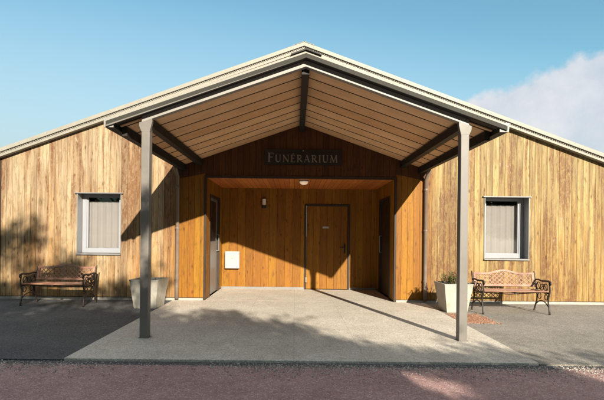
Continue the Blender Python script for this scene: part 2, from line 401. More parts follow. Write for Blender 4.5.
# roof
rf=MB(); ov=.30
def slab(m,x0,x1,y0,y1,t0,t1,rx=XR,rz=ZR,sl=SL):
    """roof slab following the slope on both sides between heights t0 and t1 above the slope line"""
    z=lambda x: rz-sl*abs(x-rx)
    m.prism([(x0,z(x0)+t0),(rx,rz+t0),(x1,z(x1)+t0),(x1,z(x1)+t1),(rx,rz+t1),(x0,z(x0)+t1)],'y',y0,y1)
slab(rf,BX0-ov,BX1+ov,W-.02,21.2,.035,.10)
roof=B(rf,'roof',M['roofsheet'])
vf=MB(); slab(vf,BX0-ov-.01,BX1+ov+.01,W-.16,W-.022,.058,.105)
slab(vf,BX0-ov-.01,BX1+ov+.01,W-.17,W-.15,.030,.112)
def onroof(mb,name,mat,**k):
    o=mb.build(name,mat,roof,**k); return o
onroof(vf,'verge_flashing',M['roofsheet'],bevel=.004)
# corrugated filler under the verge: a row of small teeth with dark gaps
cf=MB(); x=BX0-ov; prev=None; k=0
while x<BX1+ov:
    zc=ztop(x); col=[cf.vert((x,W-.14,zc+h)) for h in (.034,.028,.006)]
    if prev:
        cf.face((prev[1],col[1],col[0],prev[0]))
        if k%2: cf.face((prev[2],col[2],col[1],prev[1]))
    prev=col; k+=1; x+=.019
q_=onroof(cf,'corrugated_filler',M['roofsheet']); md=q_.modifiers.new('thickness','SOLIDIFY'); md.thickness=.012
db=MB(); slab(db,BX0-ov,BX1+ov,W-.120,W-.04,.0215,.056); onroof(db,'closure_strip',M['closure'])
bb=MB(); slab(bb,BX0-ov,BX1+ov,W-.124,W-.012,-.050,.021); onroof(bb,'bargeboard',M['roofsheet'])
rc=MB(); rc.prism([(XR-.22,ZR+.1125-SL*.22),(XR,ZR+.1125),(XR+.22,ZR+.1125-SL*.22),(XR+.22,ZR+.119-SL*.22),(XR,ZR+.120),(XR-.22,ZR+.119-SL*.22)],'y',W-.18,21.2)
onroof(rc,'ridge_cap',M['roofsheet'])
# recess
pf=MB()
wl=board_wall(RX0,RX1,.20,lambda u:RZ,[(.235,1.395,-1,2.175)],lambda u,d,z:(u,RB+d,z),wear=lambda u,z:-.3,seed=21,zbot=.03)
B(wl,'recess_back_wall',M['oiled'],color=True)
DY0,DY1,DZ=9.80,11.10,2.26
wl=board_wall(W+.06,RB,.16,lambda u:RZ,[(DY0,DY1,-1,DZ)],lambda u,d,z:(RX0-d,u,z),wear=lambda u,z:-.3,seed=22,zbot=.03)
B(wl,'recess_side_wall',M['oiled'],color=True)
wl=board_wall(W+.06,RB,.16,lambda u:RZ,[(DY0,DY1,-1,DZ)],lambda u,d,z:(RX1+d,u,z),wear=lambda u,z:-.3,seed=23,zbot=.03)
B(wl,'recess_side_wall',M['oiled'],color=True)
sf=MB(); r=random.Random(4); u=RX0
while u<RX1-.01:
    b=min(u+.115,RX1); sf.cur=(r.random(),-.2,0,1); sf.box(u+.003,b-.003,W+.05,RB+.01,RZ,RZ+.02); u=b
B(sf,'recess_soffit',M['soffitwood'],color=True)
bk=MB(); bk.box(RX0-.05,.20,RB+.03,RB+.12,0,RZ+.1); bk.box(1.43,RX1+.05,RB+.03,RB+.12,0,RZ+.1); bk.box(.20,1.43,RB+.03,RB+.12,2.21,RZ+.1)
bk.box(RX0-.05,RX1+.05,W+.26,RB+.03,RZ+.03,RZ+.1)
for s,x0,x1 in ((0,RX0-.12,RX0-.03),(1,RX1+.03,RX1+.12)):
    bk.box(x0,x1,W+.26,DY0-.0,0,RZ+.03); bk.box(x0,x1,DY1,RB+.03,0,RZ+.03); bk.box(x0,x1,DY0,DY1,DZ+.03,RZ+.03)
B(bk,'recess_lining',M['backing'])
B(MB().box(RX0,.235,RB-.012,RB+.01,0,.055),'skirting',M['alu'])
B(MB().box(1.395,RX1,RB-.012,RB+.01,0,.055),'skirting',M['alu'])
# trim round the recess opening
tr=MB(); tr.box(RX0-.045,RX0+.0,W-.014,W+.055,0,RZ+.05); tr.box(RX1-.0,RX1+.045,W-.014,W+.055,0,RZ+.05); tr.box(RX0,RX1,W-.0145,W+.0555,RZ-.004,RZ+.0505)
B(tr,'opening_trim',M['bronze'],bevel=.003)
# entrance door (boarded leaf)
dr=thing('x','x','x'); bpy.data.objects.remove(dr)
dfm=MB(); dfm.box(.235,.285,RB-.012,RB+.06,0,2.175); dfm.box(1.345,1.395,RB-.012,RB+.06,0,2.175); dfm.box(.285,1.345,RB-.0115,RB+.06,2.125,2.1745)
leaf=board_wall(.290,1.340,.175,lambda u:2.118,[],lambda u,d,z:(u,RB+.018+d,z),wear=lambda u,z:-.25,seed=33,zbot=.015,gap=.006)
leaf.cur=(.5,-.3,0,1); leaf.box(.290,1.340,RB+.042,RB+.07,.012,2.12)
door=B(leaf,'door',M['oiled'],color=True)
def sub(mb,name,mat,parent,**k): return mb.build(name,mat,parent,**k)
sub(dfm,'frame',M['bronze'],door,bevel=.002)
h=MB(); h.box(1.245,1.285,RB+.006,RB+.016,.93,1.15); h.tube([(1.265,RB+.012,1.08),(1.265,RB-.045,1.08),(1.25,RB-.05,1.08),(1.13,RB-.05,1.08)],.010,8)
sub(h,'handle',M['dark'],door)
sub(MB().box(.70,.86,RB+.008,RB+.0165,1.555,1.605),'name_plate',M['white'],door)
for z in (.25,1.98): sub(MB().lathe([(.0,z-.06),(.012,z-.06),(.012,z+.06),(0,z+.06)],(.288,RB-.015,0),10),'hinge',M['white'],door)
# side doors in the recess
for sgn,xf in ((-1,RX0),(1,RX1)):
    d=MB(); x1=xf+sgn*.05; x2=xf+sgn*.09
    d.box(min(x1,x2),max(x1,x2),DY0+.06,DY1-.06,.012,DZ-.05)
    sd=B(d,'side_door',M['greydoor'] if sgn<0 else M['bronze'],bevel=.003)  # right door takes a dark colour for the shade on that side
    f=MB(); xa,xb=sorted((xf-sgn*.008,xf+sgn*.10))
    f.box(xa,xb,DY0,DY0+.055,0,DZ); f.box(xa,xb,DY1-.055,DY1,0,DZ); f.box(xa,xb,DY0+.055,DY1-.055,DZ-.045,DZ-.001)
    sub(f,'frame',M['bronze'],sd,bevel=.002)
    g=MB(); xh=xf+sgn*.015; yy=DY1-.13
    g.tube([(xf+sgn*.05,yy,.98),(xh-sgn*.02,yy,.98),(xh-sgn*.02,yy,1.38),(xf+sgn*.05,yy,1.38)],.011,8)
    sub(g,'handle',M['alu'],sd)
    g=MB(); xg=sorted((xf+sgn*.044,xf+sgn*.0495)); g.box(xg[0],xg[1],DY0+.11,DY1-.30,1.22,DZ-.12)
    sub(g,'glass_panel',M['blackplate'],sd)
# windows
def window(o,mirror):
    a,b,c,d=o; m=MB(); p=.014
    m.box(a-.035,b+.035,W-.05,W+.30,d-.004,d+.018)            # head flashing
    m.box(a,a+.016,W-.02,W+.30,c,d-.004); m.box(b-.016,b,W-.02,W+.30,c,d-.004)
    m.box(a,b,W-.045,W+.30,c-.03,c-.001)
    w=B(m,'window',M['alu'],bevel=.002)
    y0,y1=W+.20,W+.27; e=.085; A,Bb,Cc,D=a+.017,b-.017,c+.001,d-.006
    f=MB(); f.box(A,A+e,y0,y1,Cc,D); f.box(Bb-e,Bb,y0,y1,Cc,D); f.box(A+e,Bb-e,y0+.001,y1,Cc,Cc+e+.02); f.box(A+e,Bb-e,y0+.001,y1,D-e*.7,D)
    i=.03; f.box(A+e,A+e+i,y0+.015,y1-.01,Cc+e+.02,D-e*.7); f.box(Bb-e-i,Bb-e,y0+.015,y1-.01,Cc+e+.02,D-e*.7)
    sub(f,'frame',M['pvc'],w,bevel=.004)
    sub(MB().box(A+e,Bb-e,y0+.034,y0+.040,Cc+e+.02,D-e*.7),'pane',M['glass'],w)
    # folded pale sheet added behind the glass, standing in for reflections
    cu=MB(); N=60; xa,xb=A+e-.02,Bb-e+.02; zt=D-.14; pts=[(xa+(xb-xa)*k/N,y1+.05+.005*math.sin(k*.55)+.002*math.sin(k*1.3+1)) for k in range(N+1)]
    for p1,p2 in zip(pts,pts[1:]): cu.quad((p1[0],p1[1],Cc),(p2[0],p2[1],Cc),(p2[0],p2[1],zt),(p1[0],p1[1],zt))
    for q in range(0):
        zz=zt-.21*q; cu.box(xa,xb,y1+.042,y1+.0425,zz,zz+.004)
    sub(cu,'reflection_sheet',M['reflection_sheet'],w,smooth=False)
    rm=MB(); rm.quad((a-.3,W+1.5,.3),(b+.3,W+1.5,.3),(b+.3,W+1.5,2.6),(a-.3,W+1.5,2.6)); rm.quad((a-.3,W+.31,.3),(a-.3,W+1.5,.3),(a-.3,W+1.5,2.6),(a-.3,W+.31,2.6))
    rm.quad((b+.3,W+.31,.3),(b+.3,W+1.5,.3),(b+.3,W+1.5,2.6),(b+.3,W+.31,2.6)); rm.quad((a-.3,W+.31,2.6),(b+.3,W+.31,2.6),(b+.3,W+1.5,2.6),(a-.3,W+1.5,2.6)); rm.quad((a-.3,W+.31,.3),(b+.3,W+.31,.3),(b+.3,W+1.5,.3),(a-.3,W+1.5,.3))
    sub(rm,'room',M['room'],w)
window(WL,False); window(WRt,True)

# ------------------------------------------------------------------ canopy
CY0=5.84; CZ=3.68; CS=.35; CX0,CX1=XC-2.50,XC+2.53
cz=lambda x: CZ-CS*abs(x-XC)
can=thing('entrance_canopy','pitched porch canopy on two grey steel posts with tan soffit boards','canopy',(XC,CY0,0))
def K(mb,name,mat,parent=can,**k):
    o=mb.build(name,mat,parent,**k)
    if parent is can: o.matrix_parent_inverse=Matrix.Translation((-XC,-CY0,0))
    return o
cs=lambda m,x0,x1,y0,y1,t0,t1: slab(m,x0,x1,y0,y1,t0,t1,XC,CZ,CS)
m=MB(); cs(m,CX0-.02,CX1+.02,CY0+.0,W-.001,.061,.092); crf=K(m,'roof',M['roofsheet'])
m=MB(); cs(m,CX0,CX1,CY0+.02,W-.001,.02,.060); K(m,'roof_core',M['dark'])
# front fascia flashing and its pale drip edge
m=MB(); cs(m,CX0-.09,CX1+.09,CY0-.012,CY0+.019,.000,.060); K(m,'fascia',M['fascia'],bevel=.003)
m=MB(); m.prism([(CX0-.09,cz(CX0-.09)-.014),(XC-.02,cz(XC-.02)-.001),(CX0-.09,cz(CX0-.09)+.004)],'y',CY0-.02,CY0+.0)
K(m,'drip_edge',M['steel'])
m=MB(); m.prism([(XC-.20,CZ+.094-CS*.20),(XC,CZ+.096),(XC+.20,CZ+.094-CS*.20),(XC+.20,CZ+.112-CS*.20),(XC,CZ+.118),(XC-.20,CZ+.112-CS*.20)],'y',CY0-.03,W-.02)
K(m,'ridge_cap',M['dark'])
# soffit boards laid across, with dark joints
m=MB(); ys=[6.022]+[6.10+.41*k for k in range(8)]+[W-.002]
rp=random.Random(6)
for a,b in zip(ys,ys[1:]):
    m.cur=(rp.random(),0,0,1)
    cs(m,CX0+.02,CX1-.02,a+.012,b-.012,.0,.014)
K(m,'soffit',M['panel'],color=True)
m=MB(); cs(m,CX0+.02,CX1-.02,CY0+.021,5.929,.0,.0195); K(m,'front_shade_strip',M['dark'])  # underside of the overhang coloured dark to stand for its shade
m=MB()
for y in ys[1:-1]: cs(m,CX0+.021,CX1-.021,y-.010,y+.010,-.006,.0145)
K(m,'soffit_joint',M['joint'])
# front beam
m=MB(); PXL,PXR=-1.985,2.23
cs(m,PXL-.05,PXR+.05,5.93,6.02,-.078,.0185); K(m,'front_beam',M['beamwhite'],bevel=.003)
# ridge and side beams running back to the wall
m=MB().box(XC-.05,XC+.05,6.021,W-.001,CZ-.15,CZ-.02); K(m,'ridge_beam',M['dark'])
for x in (PXL,PXR):
    m=MB(); z=cz(x); m.box(x-.05,x+.05,6.021,W-.001,z-.135,z-.0155); K(m,'side_beam',M['dark'])
# posts
for x in (PXL,PXR):
    z=cz(x)-.07; m=MB(); m.box(x-.054,x+.054,5.932,6.052,0,z+.0)
    q=K(m,'post',M['steel'],bevel=.006)
    m=MB(); m.prism([(x-.0545,z-.15),(x+.0545,z-.15),(x+.085,z-.05-CS*.085*(1 if x>XC else -1)),(x+.085,z+.0-CS*.085*(1 if x>XC else -1)),(x-.085,z+.0+CS*.085*(1 if x>XC else -1)),(x-.085,z-.05+CS*.085*(1 if x>XC else -1))],'y',5.931,5.99)
    sub(m,'haunch_plate',M['steel'],q,bevel=.003)
    m=MB().box(x-.07,x+.07,5.92,6.065,.0,.006)
    sub(m,'base_plate',M['steel'],q,bevel=.002)
# gutters, eave beams, downpipes
for sg,xe in ((-1,CX0),(1,CX1)):
    z=cz(xe); x0,x1=sorted((xe,xe+sg*.125))
    m=MB(); prof=[(xe,z+.075),(xe,z-.045),(xe+sg*.115,z-.045),(xe+sg*.125,z+.07),(xe+sg*.105,z+.07),(xe+sg*.10,z-.03),(xe+sg*.015,z-.03),(xe+sg*.012,z+.075)]
    if sg<0: prof=prof[::-1]
    m.prism(prof,'y',CY0+.03,W-.002); g=K(m,'gutter',M['fascia'])
    m=MB(); p2=[(xe-sg*.002,z+.078),(xe-sg*.002,z-.048),(xe+sg*.118,z-.048),(xe+sg*.128,z+.073)]
    if sg<0: p2=p2[::-1]
    m.prism(p2,'y',CY0+.012,CY0+.029); sub(m,'end_cap',M['beamwhite'],g,bevel=.002)
    m=MB(); xb=xe-sg*.06; m.box(xb-.035,xb+.035,CY0+.25,W-.001,z-.11,z+.018-.0); K(m,'eave_beam',M['dark'])
    xp=xe+sg*.062; m=MB()
    m.tube([(xp,W-.25,z-.045),(xp,W-.25,z-.10),(xp,W-.06,z-.24),(xp,W-.06,.30),(xp,W-.06,.03)],.040,14)
    q=K(m,'downpipe',M['pipe'],smooth=True)
    for zz in (.45,1.5,2.35):
        m=MB(); m.lathe([(.0,zz-.018),(.046,zz-.018),(.046,zz+.018),(0,zz+.018)],(xp,W-.06,0),14); m.box(xp-.008,xp+.008,W-.03,W-.002,zz-.012,zz+.012)
        sub(m,'pipe_bracket',M['pipe'],q)

# ------------------------------------------------------------------ sign
SX0,SX1,SZ0,SZ1=-.65,.965,2.84,3.165
sg=thing('name_sign','black nameplate lettered FUNÉRARIUM on the gable boards over the entrance','sign',((SX0+SX1)/2,W-.02,SZ0))
def S(mb,name,mat,**k):
    o=mb.build(name,mat,sg,**k); o.matrix_parent_inverse=Matrix.Translation((-(SX0+SX1)/2,-(W-.02),-SZ0)); return o
S(MB().box(SX0,SX1,W-.035,W-.006,SZ0,SZ1),'plate',M['blackplate'],bevel=.003)
S(MB().lathe([(0,-.006),(.009,-.006),(.012,0),(0,0)],(.155,W-.036,SZ1-.03),12,'y'),'fixing_screw',M['white'])
def arc(cx,cz_,rx,rz,a0,a1,n=10): return [(cx+rx*math.cos(math.radians(a0+(a1-a0)*k/n)),cz_+rz*math.sin(math.radians(a0+(a1-a0)*k/n))) for k in range(n+1)]
T,N_=.15,.07        # thick and thin strokes (em)
def glyph(ch):
    """strokes: (polyline, width), cap height 1"""
    sr=lambda x,z,w=.16:([(x-w,z),(x+w,z)],.045)
    if ch=='I': return .36,[([(.18,0),(.18,1)],T),sr(.18,.02),sr(.18,.98)]
    if ch=='F': return .66,[([(.16,0),(.16,1)],T),sr(.16,.02),([(.0,.975),(.62,.975)],N_),([(.6,1),(.6,.83)],.04),([(.16,.53),(.5,.53)],N_),([(.5,.6),(.5,.45)],.035)]
    if ch=='E': return .70,[([(.16,0),(.16,1)],T),([(.0,.975),(.6,.975)],N_),([(.59,1),(.59,.83)],.04),([(.16,.53),(.5,.53)],N_),([(.5,.6),(.5,.45)],.035),([(.0,.03),(.64,.03)],N_),([(.63,0),(.63,.18)],.04),([(.30,1.10),(.46,1.28)],.07)]
    if ch=='U': return .88,[([(.16,1),(.16,.34)]+arc(.43,.34,.27,.31,180,300,10),T),(arc(.43,.34,.29,.31,300,360,6)+[(.72,.34),(.72,1)],N_),sr(.16,.98,.15),sr(.72,.98,.13)]
    if ch=='N': return .94,[([(.16,0),(.16,1)],N_),([(.12,1),(.80,.0)],T),([(.80,0),(.80,1)],N_),sr(.16,.02,.13),sr(.80,.98,.13),([(.0,.98),(.2,.98)],.045)]
    if ch=='R': return .80,[([(.16,0),(.16,1)],T),sr(.16,.02),([(.0,.975),(.36,.975)]+arc(.36,.74,.22,.235,90,-90,12)+[(.16,.505)],N_+.02),(arc(.36,.74,.24,.2,50,-50,6),T*.8),([(.34,.5),(.74,.0)],T),([(.66,.02),(.82,.02)],.045)]
    if ch=='A': return .90,[([(.42,1.02),(.13,0)],N_),([(.42,1.02),(.75,0)],T),([(.24,.36),(.63,.36)],N_*.9),sr(.12,.02,.12),sr(.75,.02,.14)]
    if ch=='M': return 1.08,[([(.20,1),(.12,0)],N_),([(.20,1),(.54,.02)],T),([(.54,.02),(.86,1)],N_),([(.86,1),(.94,0)],T),sr(.12,.02,.12),sr(.94,.02,.14),([(.08,.98),(.22,.98)],.045),([(.86,.98),(1.0,.98)],.045)]
def strip(m,pl,w,y0,y1,ox,oz,s):
    pts=[Vector((ox+p[0]*s,0,oz+p[1]*s)) for p in pl]; hw=w*s/2; Ls=[];Rs=[]
    for i,p in enumerate(pts):
        d=(pts[min(i+1,len(pts)-1)]-pts[max(i-1,0)]).normalized(); nrm=Vector((-d.z,0,d.x))*hw
        Ls.append(p+nrm); Rs.append(p-nrm)
    n=len(pts); F=[[m.vert((q.x,yy,q.z)) for q in lst] for lst in (Ls,Rs) for yy in (y0,y1)]
    for i in range(n-1):
        m.face((F[0][i],F[2][i],F[2][i+1],F[0][i+1])); m.face((F[0][i+1],F[1][i+1],F[1][i],F[0][i])); m.face((F[2][i],F[3][i],F[3][i+1],F[2][i+1]))
    for i in (0,n-1): m.face((F[0][i],F[1][i],F[3][i],F[2][i]))
x=-.585; base=2.895; SM=.150
word=[('F',.19)]+[(c,SM) for c in 'UNERARIUM']; tot=sum(glyph(c)[0]*s for c,s in word); gap=(1.455-tot)/9
lay=0
for c,s in word:
    m=MB(); 
    for k,(plx,w) in enumerate(glyph(c)[1]): strip(m,plx,w,W-.0425-k*.00025,W-.0352,x,base,s)
    S(m,'letter',M['lettering']); x+=glyph(c)[0]*s+gap

# ------------------------------------------------------------------ lamps and box in the recess
wlp=thing('wall_lamp','small white and black lantern on the shaded back wall of the entrance','lamp',(-.79,RB,2.05))
MB().box(-.03,.03,-.03,.0,.02,.12).build('bracket',M['dark'],wlp,bevel=.003)
m=MB(); m.lathe([(.0,.0),(.038,.0),(.052,.03),(.055,.075),(0,.075)],(0,-.065,0),20); m.build('housing',M['dark'],wlp); m=MB(); m.lathe([(.0,.236),(.053,.236),(.048,.252),(.0,.262)],(0,-.065,0),20); m.build('cap',M['dark'],wlp)
MB().lathe([(0,.076),(.047,.076),(.047,.235),(0,.235)],(0,-.065,0),20).build('lamp_shade',M['opalshade'],wlp,smooth=False)
cl=thing('ceiling_light','round opal dome light on the boarded ceiling of the entrance','lamp',(.18,9.72,RZ))
MB().lathe([(0,-.025),(.105,-.025),(.11,-.001),(0,-.001)],(0,0,0),28).build('base_ring',M['steel'],cl)
MB().lathe([(.002,-.095),(.04,-.09),(.07,-.075),(.088,-.052),(.096,-.026),(0,-.026)],(0,0,0),28).build('dome',M['opal'],cl,smooth=True)
pb=thing('letter_box','white wall mounted letter box low on the sunlit back wall','letter box',(-1.58,RB,.52))
MB().box(-.18,.18,-.11,-.002,0,.43).build('body',M['white'],pb,bevel=.012)
MB().box(-.165,.165,-.116,-.111,.30,.415).build('flap',M['white'],pb,bevel=.002)
MB().lathe([(0,-.006),(.011,-.006),(.011,0),(0,0)],(0,-.111,.26),12,'y').build('lock',M['alu'],pb)

# ------------------------------------------------------------------ planters
def planter(loc,rz,label,top=.27,bot=.185,h=.53):
    t=thing('planter',label,'planter',loc,rz,'white tapered planters beside the paving')
    m=MB(); prof=[(bot,0),(bot+.008,.02),(top-.004,h-.02),(top,h-.015),(top,h),(top-.03,h),(top-.04,h-.06)]
    rings=[[m.vert((sx*a,sy*a,z)) for sx,sy in ((-1,-1),(1,-1),(1,1),(-1,1))] for a,z in prof]
    for a,b in zip(rings,rings[1:]):
        for k in range(4): m.face((a[k],a[(k+1)%4],b[(k+1)%4],b[k]))
    m.face(rings[0][::-1]); m.build('pot',M['pot'],t,bevel=.012)
    a=top-.041; s=MB(); N=10; r=random.Random(3); g=[[s.vert((-a+2*a*i/N,-a+2*a*j/N,h-.055+r.uniform(0,.02))) for i in range(N+1)] for j in range(N+1)]
    for j in range(N):
        for i in range(N): s.face((g[j][i],g[j][i+1],g[j+1][i+1],g[j+1][i]))
    s.build('soil',M['soil'],t); return t
planter((2.97,8.42,-.01),math.radians(3),'white tapered square planter left of the right bench holding a leafy plant')
planter((-2.74,8.50,-.01),math.radians(-5),'white tapered square planter behind the left canopy post, nearly bare',.275,.20,.54)
def leafquad(m,p,d,up,l,w,c):
    p=Vector(p); d=Vector(d).normalized(); s=d.cross(Vector(up)); 
    if s.length<1e-3: s=d.orthogonal()
    s.normalize(); i=[m.vert(q,c) for q in (p,p+d*l*.5+s*w*.5,p+d*l,p+d*l*.5-s*w*.5)]; m.face(i)
def potplant(loc,label,n,hh,spread,seed,dry=False):
    r=random.Random(seed); t=thing('potted_plant',label,'plant',loc)
    st=MB(); lf=MB(); fl=MB()
    for k in range(n):
        a=r.uniform(0,2*PI); q=r.uniform(0,spread); x,y=q*math.cos(a),q*math.sin(a); h=hh*r.uniform(.45,1)*(1-.3*q/spread)
        lean=Vector((math.cos(a),math.sin(a),0))*r.uniform(0,.09); pts=[Vector((x,y,0))+lean*(f**1.6)+Vector((0,0,h*f)) for f in (0,.33,.66,1)]
        st.tube(pts,[.004,.0035,.003,.0015],5)
        if dry and r.random()<.6: continue
        for _ in range(int((5 if dry else 16)*r.uniform(.6,1.2))):
            f=r.uniform(.25,1); i=min(2,int(f*3)); p=pts[i].lerp(pts[i+1],f*3-i); b=r.uniform(0,2*PI)
            leafquad(lf,p,(math.cos(b),math.sin(b),r.uniform(-.2,.7)),(0,0,1),r.uniform(.03,.06),r.uniform(.012,.024),(r.random(),0,0,1))
        if not dry and r.random()<.4:
            for _ in range(7):
                b=r.uniform(0,2*PI); leafquad(fl,pts[3],(math.cos(b),math.sin(b),r.uniform(.1,.8)),(0,0,1),.03,.022,(r.random(),0,0,1))
    st.build('stem',M['bark'],t); lf.build('leaves',M['plantleaf'],t,color=True)
    if fl.v: fl.build('flower',M['petal'],t,color=True)
potplant((2.97,8.42,.475),'leafy green plant with dark flowers growing in the right planter',60,.30,.22,11)
potplant((-2.74,8.50,.48),'sparse dry twigs standing in the left planter',9,.13,.2,12,True)

# ------------------------------------------------------------------ benches
def make_bench(label):
    t=thing('park_bench',label,'bench',(0,0,0),0,'slatted benches with iron ends against the front wall')
    hw=.58
    # seat slats
    m=MB()
    for k in range(6):
        y=-.235+.077*k; z=.405-.012*math.sin(k/5*PI)+(.012 if k==0 else 0)
        m.box(-hw,hw,y-.031,y+.031,z-.011,z+.011)
    m.build('seat',M['bench'],t,bevel=.004)
    # backrest in its own leaning plane
    o=Vector((0,.20,.455)); up=Vector((0,.26,.97)).normalized(); nb=Vector((0,-.97,.26)).normalized()
    P=lambda x,v,d=0: o+Vector((x,0,0))+up*v+nb*d
    top=lambda x:.265+.055*math.exp(-(x/.24)**2)+.008*math.cos(x*11)
    fr=MB()
    def ribbon(m,pts_lo,pts_hi,d0,d1):
        n=len(pts_lo); A=[[m.vert(P(x,v,d)) for x,v in lst] for lst in (pts_lo,pts_hi) for d in (d0,d1)]
        for i in range(n-1):
            m.face((A[0][i],A[0][i+1],A[2][i+1],A[2][i])); m.face((A[1][i],A[3][i],A[3][i+1],A[1][i+1]))
            m.face((A[2][i],A[2][i+1],A[3][i+1],A[3][i])); m.face((A[0][i],A[1][i],A[1][i+1],A[0][i+1]))
        for i in (0,n-1): m.face((A[0][i],A[2][i],A[3][i],A[1][i]))
    xsn=[-hw+2*hw*k/36 for k in range(37)]
    ribbon(fr,[(x,top(x)-.042) for x in xsn],[(x,top(x)) for x in xsn],-.013,.013)
    ribbon(fr,[(x,.0) for x in xsn],[(x,.042) for x in xsn],-.0125,.0125)
    for s in (-1,1):
        xa,xb=sorted((s*hw,s*(hw-.05))); ribbon(fr,[(xa,.042),(xb,.042)],[(xa,top(xa)-.040),(xb,top(xb)-.040)],-.012,.012)
    fr.build('backrest',M['bench'],t,bevel=.003)
    la=MB(); s_=.046; hh=.040
    nx=int((hw-.05)/s_)
    for i in range(-nx*1-1,nx+2):
        for j in range(0,8):
            x0=i*s_; v0=.04+j*hh
            if (i+j)%2: continue
            for dx in (-1,1):
                x1=x0+dx*s_; v1=v0+hh; xm=(x0+x1)/2; vm=(v0+v1)/2
                if abs(xm)>hw-.055 or vm>top(xm)-.045: continue
                la.bar(P(x0,v0),P(x1,v1),.012,.010,up=nb)
            if abs(x0)<hw-.07 and .05<v0<top(x0)-.06: la.lathe([(.0,-.008),(.011,-.008),(.011,.008),(0,.008)],P(x0,v0),8,'y')
    la.build('lattice_panel',M['bench'],t)
    # lower rail under the backrest
    # cast iron ends
    for s in (-1,1):
        x=s*(hw+.018); m=MB(); q=lambda pts,r: m.tube([(x,y,z) for y,z in pts],r,8)
        q([(-.255,.0),(-.262,.02),(-.245,.10),(-.215,.20),(-.215,.30),(-.25,.39),(-.265,.45),(-.25,.53),(-.235,.585)],[.022,.017,.015,.014,.016,.018,.015,.014,.014])
        q([(.255,.0),(.258,.02),(.225,.10),(.175,.20),(.16,.30),(.175,.40),(.205,.47),(.25,.60),(.29,.74)],[.022,.017,.015,.014,.016,.018,.015,.014,.010])
        q([(-.26,.385),(-.1,.375),(.05,.38),(.18,.40)],.015)
        q([(-.235,.13),(-.12,.20),(.0,.225),(.1,.20),(.21,.13)],.010)
        q([(.235,.59),(.12,.60),(.0,.585),(-.12,.595),(-.23,.60),(-.285,.585),(-.295,.55),(-.27,.53),(-.25,.545)],[.015,.017,.018,.018,.018,.016,.012,.010,.008])
        for cy,cz_,rr in ((-.13,.48,.062),(.0,.47,.055),(.12,.49,.065),(-.14,.30,.05),(.08,.30,.055)):
            q([(cy+rr*math.cos(a),cz_+rr*math.sin(a)) for a in [2*PI*k/14 for k in range(15)]],.008)
        q([(-.2,.41),(-.06,.53),(.06,.42),(.18,.56)],.007)
        m.build('end_frame',M['iron'],t,smooth=True)
    m=MB(); m.tube([(-hw,.02,.365),(0,.02,.33),(hw,.02,.365)],.008,6); m.box(-.02,.02,-.25,.18,.375,.390)
    m.build('tie_rod',M['iron'],t)
    # centre rear leg
    return t
def dup(root,loc,rz,label):
    r=root.copy(); C.objects.link(r); r.location=loc; r.rotation_euler=(0,0,rz); r['label']=label
    for ch in list(root.children):
        c=ch.copy(); C.objects.link(c); c.parent=r
    return r
b1=make_bench('bench with lattice back under the right window, in full sun'); b1.location=(4.0,8.36,-.01); b1.rotation_euler.z=math.radians(0)
dup(b1,(-4.56,8.73,-.01),math.radians(-1.5),'bench with lattice back under the left window, dappled with tree shade')

# ------------------------------------------------------------------ trees behind the camera that throw the dappled shade
SUN=Vector((.32,-1,.437)).normalized()
GAPS=[((1.25,4.30,0),.14),((1.50,4.15,0),.15),((3.1,4.66,0),.16),((-4.9,8.93,.30),.16),((-4.3,8.5,.45),.2),((-4.0,8.7,.75),.14)]
GAPS=[(Vector(p),q) for p,q in GAPS]
def tree(loc,h,crown,label,seed,nleaf,lsz=.13,group='trees across the road',trunk=.16):
    """crown: list of (cx,cy,cz,rx,ry,rz) relative clumps"""
    r=random.Random(seed); t=thing('broadleaf_tree',label,'tree',loc,0,group)
    tk=MB(); pts=[(0,0,-.15),(.05,0,h*.25),(-.04,.05,h*.55),(0,0,h*.8)]; tk.tube(pts,[trunk*1.25,trunk,trunk*.75,trunk*.4],10)
    lf=MB()
    for cx,cy,cz_,rx,ry,rz in crown:
        base=Vector((0,0,min(h*.5,cz_*.6))); c=Vector((cx,cy,cz_)); mid=base.lerp(c,.5)+Vector((r.uniform(-.2,.2),r.uniform(-.2,.2),.15))
        tk.tube([base,mid,c],[trunk*.45,trunk*.28,trunk*.08],6)
        for _ in range(4):
            e=c+Vector((r.uniform(-1,1)*rx,r.uniform(-1,1)*ry,r.uniform(-.6,1)*rz))*.8; tk.tube([mid.lerp(c,.6),e],[trunk*.14,.012],5)
    tot=sum((c[3]*c[4]*c[5])**.667 for c in crown)
    for cx,cy,cz_,rx,ry,rz in crown:
        n=int(nleaf*(rx*ry*rz)**.667/tot)
        # small leaf clusters spread through the clump
        k=max(5,n//130)
        for _ in range(k):
            while True:
                u=Vector((r.uniform(-1,1),r.uniform(-1,1),r.uniform(-1,1)))
                if .2<u.length<1: break
            u=u.normalized()*(u.length**.45); q=Vector((cx+u.x*rx,cy+u.y*ry,cz_+u.z*rz)); sz=r.uniform(.11,.23); b=r.random()
            for _ in range(n//k):
                p=q+Vector((r.gauss(0,sz),r.gauss(0,sz),r.gauss(0,sz*.8))); d=(r.uniform(-1,1),r.uniform(-1,1),r.uniform(-.8,.6))
                wp=p+Vector(loc)
                if any(((wp-g)-SUN*(wp-g).dot(SUN)).length<q_*r.uniform(.85,1.3)+.04 for g,q_ in GAPS): continue
                leafquad(lf,p,d,(r.uniform(-1,1),r.uniform(-1,1),1),lsz*r.uniform(.7,1.3),lsz*.6*r.uniform(.7,1.2),(b*.6+r.random()*.4,0,0,1))
    tk.build('trunk',M['bark'],t,smooth=True); lf.build('crown',M['leaf'],t,color=True)
    return t
TG=-.10
